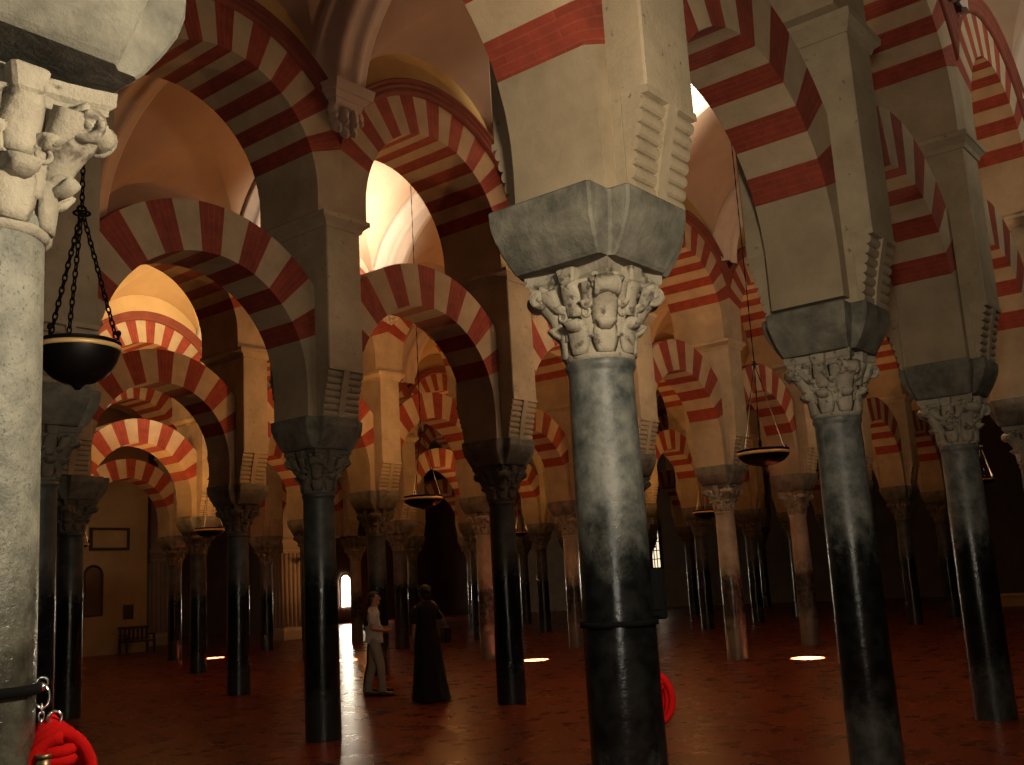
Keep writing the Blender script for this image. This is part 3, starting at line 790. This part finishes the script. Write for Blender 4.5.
# ------------------------------------------------------------------ barrier rope and strap on the two nearest columns
def barrier(cx, cy, r, zs, zr, rope_off, back, lab_s, lab_r, side=1.0):
    C = Vector((cx, cy, 0)); v = (CAM-C); v.z = 0; v.normalize(); rt = Vector((-v.y, v.x, 0))     # rt = to the right seen from the camera
    e = empty('strap', (cx, cy, zs), lab_s, 'strap')
    b = MB(); b.lathe([(r, -.015), (r+.006, -.015), (r+.006, .015), (r, .015)], 48, cap=False); ob('band', fixn(b.mesh('band', [MT['strap']])), e)
    hk = rt*(r*side+.006)+v*(.02-back)
    b = MB(); b.torus(hk+Vector((0, 0, .012)), .016, .004, v, 14, 6)
    pts = [hk+rt*(.022*math.sin(a))+Vector((0, 0, -.03+.032*math.cos(a))) for a in [k*pi/10*1.55 for k in range(11)]]
    b.tube(pts, .0045, 6); b.ell(hk+Vector((0, 0, .0)), .013, .013, .013, 10, 6)
    hko = ob('hook', b.mesh('hook', [MT['steel']]), e); b = MB()
    n = max(3, int((zs-zr-.06)/.022))
    for k in range(n):
        c = hk+Vector((0, 0, -.065-k*.021)); w = rt if k % 2 else v
        b.tube([c+Vector((0, 0, .015*math.cos(2*pi*j/8)))+w*(.008*math.sin(2*pi*j/8)) for j in range(8)], .0028, 5, closed=True)
    ob('hook_chain', b.mesh('hook_chain', [MT['steel']]), hko)
    o = hk+rt*rope_off; base = Vector((cx, cy, zr))
    e = empty('barrier_rope', base, lab_r, 'rope')
    b = MB()
    # one continuous coil: elongated loops lying side by side, tied at the top
    pts = []
    loops = 4
    for k in range(loops*26+1):
        q = k/26; a = 2*pi*q; L = min(loops-1, int(q))
        wv = .052+.012*q; hv = .17-.012*q
        pts.append(o+rt*(wv*math.sin(a)*1.0+.010*(q-2))+Vector((0, 0, -hv+hv*math.cos(a)-.012*q))+v*(.030*(q-1.8)*.8))
    b.tube(pts, .0195, 14, lobes=6, twist=55, depth=.16)
    # turns wrapped round the top of the coil
    wp = []
    for k in range(33):
        a = 2*pi*k/16-pi/2; wp.append(o+rt*(.050*math.cos(a)+.004)+v*(.062*math.sin(a))+Vector((0, 0, -.075-.028*k/16)))
    b.tube(wp, .018, 12, lobes=6, twist=55, depth=.16)
    ob('coil', b.mesh('coil', [MT['rope']]), e)
    b = MB(); c0 = o-rt*.034+v*.065+Vector((0, 0, -.10))
    b.tube([c0, c0+Vector((.0, 0, -.055))], .022, 14); b.tube([c0+Vector((0, 0, .0)), c0+Vector((0, 0, .012))], .025, 14); ob('end_cap', b.mesh('end_cap', [plain('dull_brass', (.22, .15, .08), .4, .8)]), e)
    b = MB(); b.torus(o+Vector((0, 0, .005)), .02, .005, v, 12, 6); ob('ring', b.mesh('ring', [MT['steel']]), e)
barrier(-S+.035, 0, .214, 1.435, 1.335, .038, 0, 'thin black strap with steel hook round the nearest column at left', 'coiled red rope hanging from the hook on the nearest column at left')
barrier(.03, 0, .214, 1.42, 1.165, .0, .17, 'thin black strap round the big middle column', 'coiled red rope half hidden behind the big middle column', .72)
# small black box on the middle column
C = Vector((.03, 0, 0)); v = (CAM-C); v.z = 0; v.normalize(); rt = Vector((-v.y, v.x, 0))
e = empty('wall_box', C+rt*.195-v*.05+Vector((0, 0, 1.57)), 'small black box fixed on the right side of the big middle column', 'box', rz=math.atan2(v.y, v.x)+pi/2)
b = MB(); b.frustum(0, 0, -.14, .14, .075, .09, .075, .09, 0, .014); ob('box_body', b.mesh('box_body', [MT['strap']]), e)
b = MB(); b.frustum(0, -.092, -.09, .10, .05, .006, .05, .006, 0, .004); b.tube([(.03, -.10, -.115), (-.03, -.10, -.115)], .006, 8); ob('box_cover', b.mesh('box_cover', [MT['strap']]), e)

# ------------------------------------------------------------------ people
def skin_mesh(name, nodes, edges, mats, sub=2):
    """continuous surface grown round a skeleton; nodes = [(co, radius or (ra, rb))], first is the root"""
    me = bpy.data.meshes.new(name+'_skeleton'); me.from_pydata([n[0] for n in nodes], edges, [])
    o = bpy.data.objects.new(name+'_skeleton', me); COL.objects.link(o)
    m = o.modifiers.new('skin', 'SKIN'); m.use_smooth_shade = True; m.branch_smoothing = .6
    sv = me.skin_vertices[0].data
    for k, n in enumerate(nodes):
        r = n[1]; sv[k].radius = r if isinstance(r, tuple) else (r, r); sv[k].use_root = (k == 0)
    s_ = o.modifiers.new('sub', 'SUBSURF'); s_.levels = sub; s_.render_levels = sub
    dg = bpy.context.evaluated_depsgraph_get(); dg.update()
    out = bpy.data.meshes.new_from_object(o.evaluated_get(dg)); out.name = name
    bpy.data.objects.remove(o); bpy.data.meshes.remove(me)
    out.materials.clear()
    for mm in mats: out.materials.append(mm)
    for p in out.polygons: p.use_smooth = True; p.material_index = 0
    return out

class Sk:
    def __init__(s): s.n = []; s.e = []
    def add(s, co, r, par=None):
        s.n.append((co, r)); k = len(s.n)-1
        if par is not None: s.e.append((par, k))
        return k
    def chain(s, par, lst):
        for co, r in lst: par = s.add(co, r, par)
        return par
def hand(sk, wrist, wco, d, palm_n, side):
    """palm, five fingers and thumb from wrist along d; palm_n = palm normal; side = towards the thumb"""
    d = Vector(d).normalized(); pn = Vector(palm_n).normalized(); sd = Vector(side).normalized(); w = Vector(wco)
    pm = sk.add(w+d*.045, .024, wrist)
    for k, (off, L) in enumerate(((.027, .068), (.009, .078), (-.009, .072), (-.026, .056))):
        a = w+d*.085+sd*off
        j = sk.add(a, .0095, pm)
        j = sk.add(a+d*L*.5+pn*.012, .0085, j); sk.add(a+d*L*.82+pn*.038, .0075, j)
    t = sk.add(w+d*.035+sd*.034+pn*.008, .0105, pm); sk.add(w+d*.072+sd*.050+pn*.026, .0085, t)

def face(b, c, r):
    """nose, eyes, lips and ears on a head centred c facing +x"""
    c = Vector(c)
    b.ell(c+Vector((r*.98, 0, -.012)), .020, .013, .022, 10, 7); b.ell(c+Vector((r*.88, 0, .012)), .014, .010, .03, 8, 6)
    b.ell(c+Vector((r*.90, 0, -.055)), .012, .024, .007, 10, 6)
    b.ell(c+Vector((r*.62, 0, -.088)), .03, .03, .022, 10, 6)
    for sg in (-1, 1):
        b.ell(c+Vector((r*.84, sg*.032, .014)), .011, .014, .008, 8, 6, 1)
        b.ell(c+Vector((-.005, sg*.083, -.01)), .020, .010, .032, 8, 6)
        b.ell(c+Vector((r*.84, sg*.032, .034)), .012, .020, .005, 8, 5, 1)
def join(me, b):
    """append builder geometry to an existing mesh"""
    import bmesh
    bm = bmesh.new(); bm.from_mesh(me); vs = [bm.verts.new(v) for v in b.v]
    for f, m, sm in zip(b.f, b.m, b.sm):
        try: q = bm.faces.new([vs[i] for i in f]); q.material_index = m; q.smooth = sm
        except ValueError: pass
    bm.normal_update(); bm.to_mesh(me); bm.free(); return me

def man(loc, rz, label, top, legs, hair, shoe, H=1.69, elbow_out=0.0):
    e = empty('person', loc, label, 'person', rz=rz); f = H/1.70; e.scale = (f, f, f)
    hips = .92; st = (.13, -.12)                        # stride of left and right foot
    sk = Sk(); P = sk.add((0, 0, .95), (.105, .09))
    a = sk.chain(P, [((.0, 0, 1.06), (.118, .10)), ((.005, 0, 1.20), (.13, .11)), ((.0, 0, 1.33), (.135, .105))])
    nk = sk.chain(a, [((-.005, 0, 1.44), .062), ((.012, 0, 1.495), .052), ((.025, 0, 1.55), (.072, .078)), ((.022, 0, 1.615), (.088, .084)), ((.012, 0, 1.665), (.06, .058))])
    arms = []
    for sg in (-1, 1):
        ex = -.05-elbow_out*.1
        s1 = sk.add((-.01, sg*.165, 1.385), .058, a); s2 = sk.add((-.02, sg*.20, 1.27), .048, s1)
        el = sk.add((ex, sg*(.215+elbow_out), 1.11), .040, s2); m_ = sk.add((.07, sg*.17, 1.08), .038, el)
        wr = sk.add((.185, sg*.09, 1.075+.02*sg), .026, m_); hand(sk, wr, (.185, sg*.09, 1.075+.02*sg), (.85, -sg*.5, .05), (-.2, -sg*.4, -.6), (.1, sg*-.2, 1))
        arms.append((s1, s2))
    for sg, sx in zip((-1, 1), st):
        h = sk.add((0, sg*.085, .86), .070, P); t = sk.add((sx*.25+.01, sg*.09, .68), .078, h); k_ = sk.add((sx*.55+.03, sg*.09, .49), .056, t)
        c = sk.add((sx*.8-.005, sg*.09, .32), .054, k_); an = sk.add((sx-.02, sg*.09, .09), .036, c); ft = sk.add((sx+.06, sg*.095, .04), .034, an); sk.add((sx+.15, sg*.10, .03), .026, ft)
    me = skin_mesh('body', sk.n, sk.e, [MT['skin'], MT['hair']]); b = MB(); face(b, (.024, 0, 1.60), .088); join(me, b)
    ob('body', me, e)
    # shirt
    sk = Sk(); P = sk.add((0, 0, 1.0), (.148, .128)); lo = sk.chain(P, [((0, 0, .90), (.152, .132)), ((0, 0, .86), (.15, .13))])
    a = sk.chain(P, [((0, 0, 1.10), (.142, .122)), ((.005, 0, 1.22), (.15, .13)), ((0, 0, 1.34), (.15, .12)), ((-.004, 0, 1.43), .085), ((.0, 0, 1.465), .066)])
    for sg in (-1, 1):
        ex = -.05-elbow_out*.1
        sk.chain(4, [((-.01, sg*.165, 1.385), .076), ((-.02, sg*.20, 1.27), .068), ((ex+.012, sg*(.212+elbow_out*.8), 1.16), .062)])
    ob('shirt', skin_mesh('shirt', sk.n, sk.e, [top]), e)
    sk = Sk(); P = sk.add((0, 0, .96), (.136, .118)); sk.add((0, 0, 1.0), (.132, .114), P)
    for sg, sx in zip((-1, 1), st):
        sk.chain(P, [((0, sg*.085, .88), .108), ((sx*.25+.01, sg*.09, .68), .096), ((sx*.55+.025, sg*.09, .49), .078), ((sx*.8, sg*.09, .30), .072), ((sx-.015, sg*.09, .10), .068), ((sx-.01, sg*.09, .06), .070)])
    ob('trousers', skin_mesh('trousers', sk.n, sk.e, [legs]), e)
    b = MB(); c = Vector((.005, 0, 1.628)); N = 18; M_ = 8; vs = []; fs = []
    for j in range(M_+1):
        for i in range(N):
            an = 2*pi*i/N; th = pi*.5*j/M_*(1.15 if math.cos(an) < .35 else .62) ; w_ = 1+.05*math.sin(5*an+3*j)
            vs.append(c+Vector((.104*math.sin(th)*math.cos(an)*w_, .098*math.sin(th)*math.sin(an)*w_, .088*math.cos(th))))
    for j in range(M_):
        for i in range(N): fs.append((j*N+i, (j+1)*N+i, (j+1)*N+(i+1) % N, j*N+(i+1) % N))
    b.add(vs, fs, 0, True); b.ell((-.05, 0, 1.585), .055, .078, .07, 12, 8); ob('hair', b.mesh('hair', [hair]), e)
    for sg, sx in zip((-1, 1), st):
        b = MB(); vs = []
        sec = [(-.075, .030, .07), (-.05, .040, .085), (.03, .043, .075), (.10, .046, .058), (.16, .042, .045), (.195, .024, .032)]
        for (x, w_, h_) in sec:
            for q in range(10):
                an = 2*pi*q/10; vs.append((sx+x, sg*.093+w_*math.cos(an), max(0, h_*.5+h_*.55*math.sin(an))))
        fs = [(k*10+q, k*10+(q+1) % 10, (k+1)*10+(q+1) % 10, (k+1)*10+q) for k in range(5) for q in range(10)]+[tuple(range(10)), tuple(50+q for q in range(10))]
        b.add(vs, fs, 0, True); ob('shoe', fixn(b.mesh('shoe', [shoe])), e)
    return e

def at_floor(x, y): return at_plane(x, y, 2, 0)
face_right = math.atan2(rgt.y, rgt.x)
Pm = at_floor(376, 696)
man((Pm.x, Pm.y, 0), face_right+.12, 'man in white shirt and beige trousers standing in profile with forearms raised', MT['white_cloth'], MT['beige_cloth'], MT['hair'], MT['leather'])
q = Pm + Vector((F3.x, F3.y, 0)).normalized()*.75 - rgt*.12
man((q.x, q.y, 0), face_right+.5, 'person in dark clothes almost hidden behind the man in white', MT['black_cloth'], MT['black_cloth'], MT['hair'], MT['leather'], 1.62, .12)

# woman in a long black dress, seen from behind
Pw = at_floor(429, 701)
e = empty('person', (Pw.x, Pw.y, 0), 'woman in a long black dress seen from behind with a shoulder bag', 'person', rz=math.atan2(F3.y, F3.x)+.45); e.scale = (1.03,)*3
sk = Sk(); P = sk.add((0, 0, .95), (.12, .13))
a = sk.chain(P, [((0, 0, 1.10), (.098, .11)), ((.005, 0, 1.24), (.105, .12)), ((0, 0, 1.35), (.10, .12))])
sk.chain(a, [((-.005, 0, 1.45), .052), ((.01, 0, 1.50), .045), ((.02, 0, 1.545), (.066, .07)), ((.02, 0, 1.605), (.082, .078)), ((.01, 0, 1.652), (.056, .054))])
# left arm down, right arm bent up to the bag strap
s1 = sk.chain(a, [((-.01, .15, 1.38), .05), ((-.02, .185, 1.25), .042), ((-.03, .205, 1.10), .035), ((.03, .20, .97), .032), ((.08, .185, .87), .023)]); hand(sk, s1, (.08, .185, .87), (.25, -.05, -1), (.3, -.9, 0), (1, 0, .1))
s1 = sk.chain(a, [((-.01, -.15, 1.38), .05), ((-.03, -.20, 1.26), .042), ((-.03, -.235, 1.13), .036), ((.0, -.235, 1.24), .032), ((.03, -.205, 1.34), .024)]); hand(sk, s1, (.03, -.205, 1.34), (.25, .35, .9), (.5, .7, -.3), (.8, -.3, .2))
for sg in (-1, 1):
    h = sk.add((0, sg*.08, .88), .085, P); sk.chain(h, [((.02, sg*.08, .66), .07), ((.03, sg*.08, .48), .05), ((0, sg*.08, .30), .048), ((-.02, sg*.08, .09), .032), ((.05, sg*.085, .04), .03), ((.13, sg*.09, .03), .024)])
me = skin_mesh('body', sk.n, sk.e, [MT['skin'], MT['hair']]); b = MB(); face(b, (.02, 0, 1.59), .082); join(me, b); ob('body', me, e)
b = MB(); N = 40; prof = [(0.012, .30, .34, 1.0), (.10, .285, .32, .9), (.30, .25, .285, .75), (.55, .215, .25, .55), (.80, .185, .215, .3), (.95, .165, .19, .15), (1.06, .130, .155, .08), (1.18, .135, .165, .05), (1.28, .14, .185, .03), (1.36, .125, .195, .02), (1.41, .10, .165, 0), (1.445, .075, .10, 0), (1.46, .064, .075, 0)]
vs = []; fs = []
for (z, rx, ry, fo) in prof:
    for i in range(N):
        an = 2*pi*i/N; k_ = (1+fo*(.07*math.sin(8*an+1.3*z)+.04*math.sin(13*an+2)))*(1-.16*fo); vs.append((rx*k_*math.cos(an)-.03*fo*.5, ry*k_*math.sin(an)-.035*fo, z))
for k in range(len(prof)-1):
    for i in range(N): fs.append((k*N+i, k*N+(i+1) % N, (k+1)*N+(i+1) % N, (k+1)*N+i))
b.add(vs, fs, 0, True); ob('dress', b.mesh('dress', [MT['black_cloth']]), e)
sk = Sk(); P = sk.add((-.01, .14, 1.385), .064); sk.chain(P, [((-.02, .185, 1.25), .056), ((-.03, .207, 1.12), .05)]); ob('sleeve', skin_mesh('sleeve', sk.n, sk.e, [MT['black_cloth']]), e)
sk = Sk(); P = sk.add((-.01, -.14, 1.385), .064); sk.chain(P, [((-.03, -.20, 1.26), .056), ((-.03, -.235, 1.16), .05)]); ob('sleeve', skin_mesh('sleeve', sk.n, sk.e, [MT['black_cloth']]), e)
b = MB(); b.ell((-.012, 0, 1.612), .098, .095, .098, 18, 12); b.ell((-.055, 0, 1.55), .06, .075, .085, 14, 9); b.ell((-.085, 0, 1.60), .05, .05, .05, 12, 8); ob('hair', b.mesh('hair', [MT['hair']]), e)
for sg in (-1, 1):
    b = MB(); b.ell((.10, sg*.09, .022), .09, .038, .022, 12, 8); ob('shoe', b.mesh('shoe', [MT['leather']]), e)
# her bag
z_ = e.rotation_euler[2]; bw = Vector((Pw.x, Pw.y, 0))+Matrix.Rotation(z_, 3, 'Z') @ Vector((-.03, -.30, .98))
be = empty('shoulder_bag', bw, 'dark shoulder bag hanging at the right side of the woman in black', 'bag', rz=z_)
b = MB(); b.frustum(0, 0, -.13, .12, .15, .055, .12, .035, 0, .025); b.box(-.125, .125, -.062, -.04, .0, .125, 0, .006); ob('bag_body', b.mesh('bag_body', [MT['leather']]), be)
b = MB(); b.tube([(-.11, 0, .11), (-.07, .06, .30), (-.02, .145, .43), (.03, .155, .44), (.07, .10, .34), (.11, .0, .11)], .010, 8); ob('bag_strap', b.mesh('bag_strap', [MT['beige_cloth']]), be)

# ------------------------------------------------------------------ daylight: a window high in the vault of one bay of every aisle
def area(name, loc, target, sx, sy, power, color, spread=pi):
    l = bpy.data.lights.new(name, 'AREA'); l.shape = 'RECTANGLE'; l.size = sx; l.size_y = sy; l.energy = power; l.color = color; l.spread = spread
    o = bpy.data.objects.new(name, l); COL.objects.link(o); o.location = loc
    o.rotation_euler = (Vector(target)-Vector(loc)).to_track_quat('-Z', 'Y').to_euler()
    return o
def spot(name, loc, target, ang, power, color, blend=.1, rad=.02):
    l = bpy.data.lights.new(name, 'SPOT'); l.spot_size = ang; l.spot_blend = blend; l.energy = power; l.color = color; l.shadow_soft_size = rad
    o = bpy.data.objects.new(name, l); COL.objects.link(o); o.location = loc
    o.rotation_euler = (Vector(target)-Vector(loc)).to_track_quat('-Z', 'Y').to_euler()
    return o
WX = 2.5*S
DAY = (1, .88, .68)
WARM = (1, .44, .13)
# (near wall of the aisle, window power, target height on the far side, spread)
for k, (ya, yb, pw, tz, spr) in enumerate(((-6.43, 0, 45, 8.2, 100), (0, 6.6, 600, 10.6, 55), (6.6, 13.03, 135, 9.3, 46), (13.03, 19.46, 64, 8.8, 70), (19.46, 25.88, 90, 8.7, 80))):
    if k:
        b = MB(); N = 12
        ring = [(.95*math.cos(pi*j/N), 0, .62*math.sin(pi*j/N)) for j in range(N+1)]
        vs = [(x, 0, z) for x, _, z in ring]+[(x, .04, z) for x, _, z in ring]; n = N+1
        fs = [tuple(range(n)), tuple(reversed(range(n, 2*n)))]+[(j, (j+1) % n, n+(j+1) % n, n+j) for j in range(n)]
        b.add(vs, fs); w = struct('window_%d' % k, fixn(b.mesh('window', [MT['daylight']])), (WX, ya+WT+.02, 8.66))
        b = MB(); b.tube([(x*1.03, .02, z*1.05) for x, _, z in ring], .045, 8); b.tube([(-1, .02, 0), (1, .02, 0)], .045, 8); b.tube([(0, .04, 0), (0, .04, .62)], .02, 6); b.tube([(-.45, .04, 0), (-.45, .04, .54)], .02, 6); b.tube([(.45, .04, 0), (.45, .04, .54)], .02, 6)
        ob('window_frame', b.mesh('window_frame', [MT['rib']]), w)
    area('window_daylight', (WX, ya+WT+.35, 8.85), (WX, yb, tz), 1.8, .5, pw, DAY if k < 3 else (1, .72, .38), math.radians(spr))
    if k:   # the shaft of sun from the window down to the floor
        src = Vector((WX, ya+WT+.4, 8.9)); dst = Vector(((0, 4.06*S, 3.96*S, 3.97*S, 4.19*S)[k], (0, 5.25, 11.57, 17.88, 24.82)[k], 0))
        spot('sunbeam', src, dst, .056, 1300000, (1, .95, .85), .2, .01)
for e, a in zip(lampobs[1:], LAMPS[1:]):
    if a[1] > 30: continue
    l = bpy.data.lights.new('lamp_glow', 'AREA'); l.shape = 'DISK'; l.size = a[3]*.6; l.energy = 125 if a[1] < 6 else 130; l.color = (1, .60, .33) if a[1] < 6 else WARM
    o = bpy.data.objects.new('lamp_glow', l); COL.objects.link(o); o.location = (a[0], a[1], a[2]+.06); o.rotation_euler = (pi, 0, 0)
def point(loc, power, color=WARM, rad=.15):
    l = bpy.data.lights.new('fill_light', 'POINT'); l.energy = power; l.color = color; l.shadow_soft_size = rad
    o = bpy.data.objects.new('fill_light', l); COL.objects.link(o); o.location = loc; return o
# warm fill lights added in the aisles and by the far walls, no fittings
point((3.0*S, 9.2, 5.6), 85); point((5.2*S, 9.6, 5.6), 36); point((7.5*S, 9.6, 5.6), 20)
point((2.0*S, 16.0, 5.6), 50); point((4.5*S, 16.0, 5.6), 43); point((8*S, 16.0, 5.6), 20)
point((3.5*S, 22.5, 5.6), 40); point((6.5*S, 22.5, 5.6), 26); point((9.5*S, 22.5, 5.6), 13)
point((3.2*S, 29.5, 4.6), 32, WARM, .5); point((6.9*S, 28.5, 3.4), 90)
point((5.5*S, 3.0, 5.6), 13); point((9*S, 4.0, 5.6), 13)
# the bright window at the far end lights the piers beside it
area('window_light', (FARWIN[0], FARWIN[1]-.5, FARWIN[2]), (FARWIN[0]-8, FARWIN[1]-25, 1.2), .9, 2, 260, (1, .85, .62))
# unseen light in the viewer's own aisle, added without a fitting for the front row
point((-2.4, -2.6, 3.4), 450, (1, .83, .60), .22)
# flash of the camera
flash = spot('camera_flash', CAM+U3*.07, CAM+F3*10+U3*.6, math.radians(84), 95, (1, .93, .78), .9, .02)

SC.world = bpy.data.worlds.new('world'); SC.world.use_nodes = True
SC.world.node_tree.nodes['Background'].inputs[0].default_value = (1, .6, .35, 1); SC.world.node_tree.nodes['Background'].inputs[1].default_value = .004

SC.view_settings.view_transform = 'Standard'; SC.view_settings.look = 'None'; SC.view_settings.gamma = 1; SC.view_settings.exposure = 0
SC.view_settings.use_curve_mapping = False
SC.cycles.max_bounces = 8; SC.cycles.diffuse_bounces = 4; SC.cycles.glossy_bounces = 3
SC.cycles.use_denoising = True
SC.cycles.sample_clamp_indirect = 4
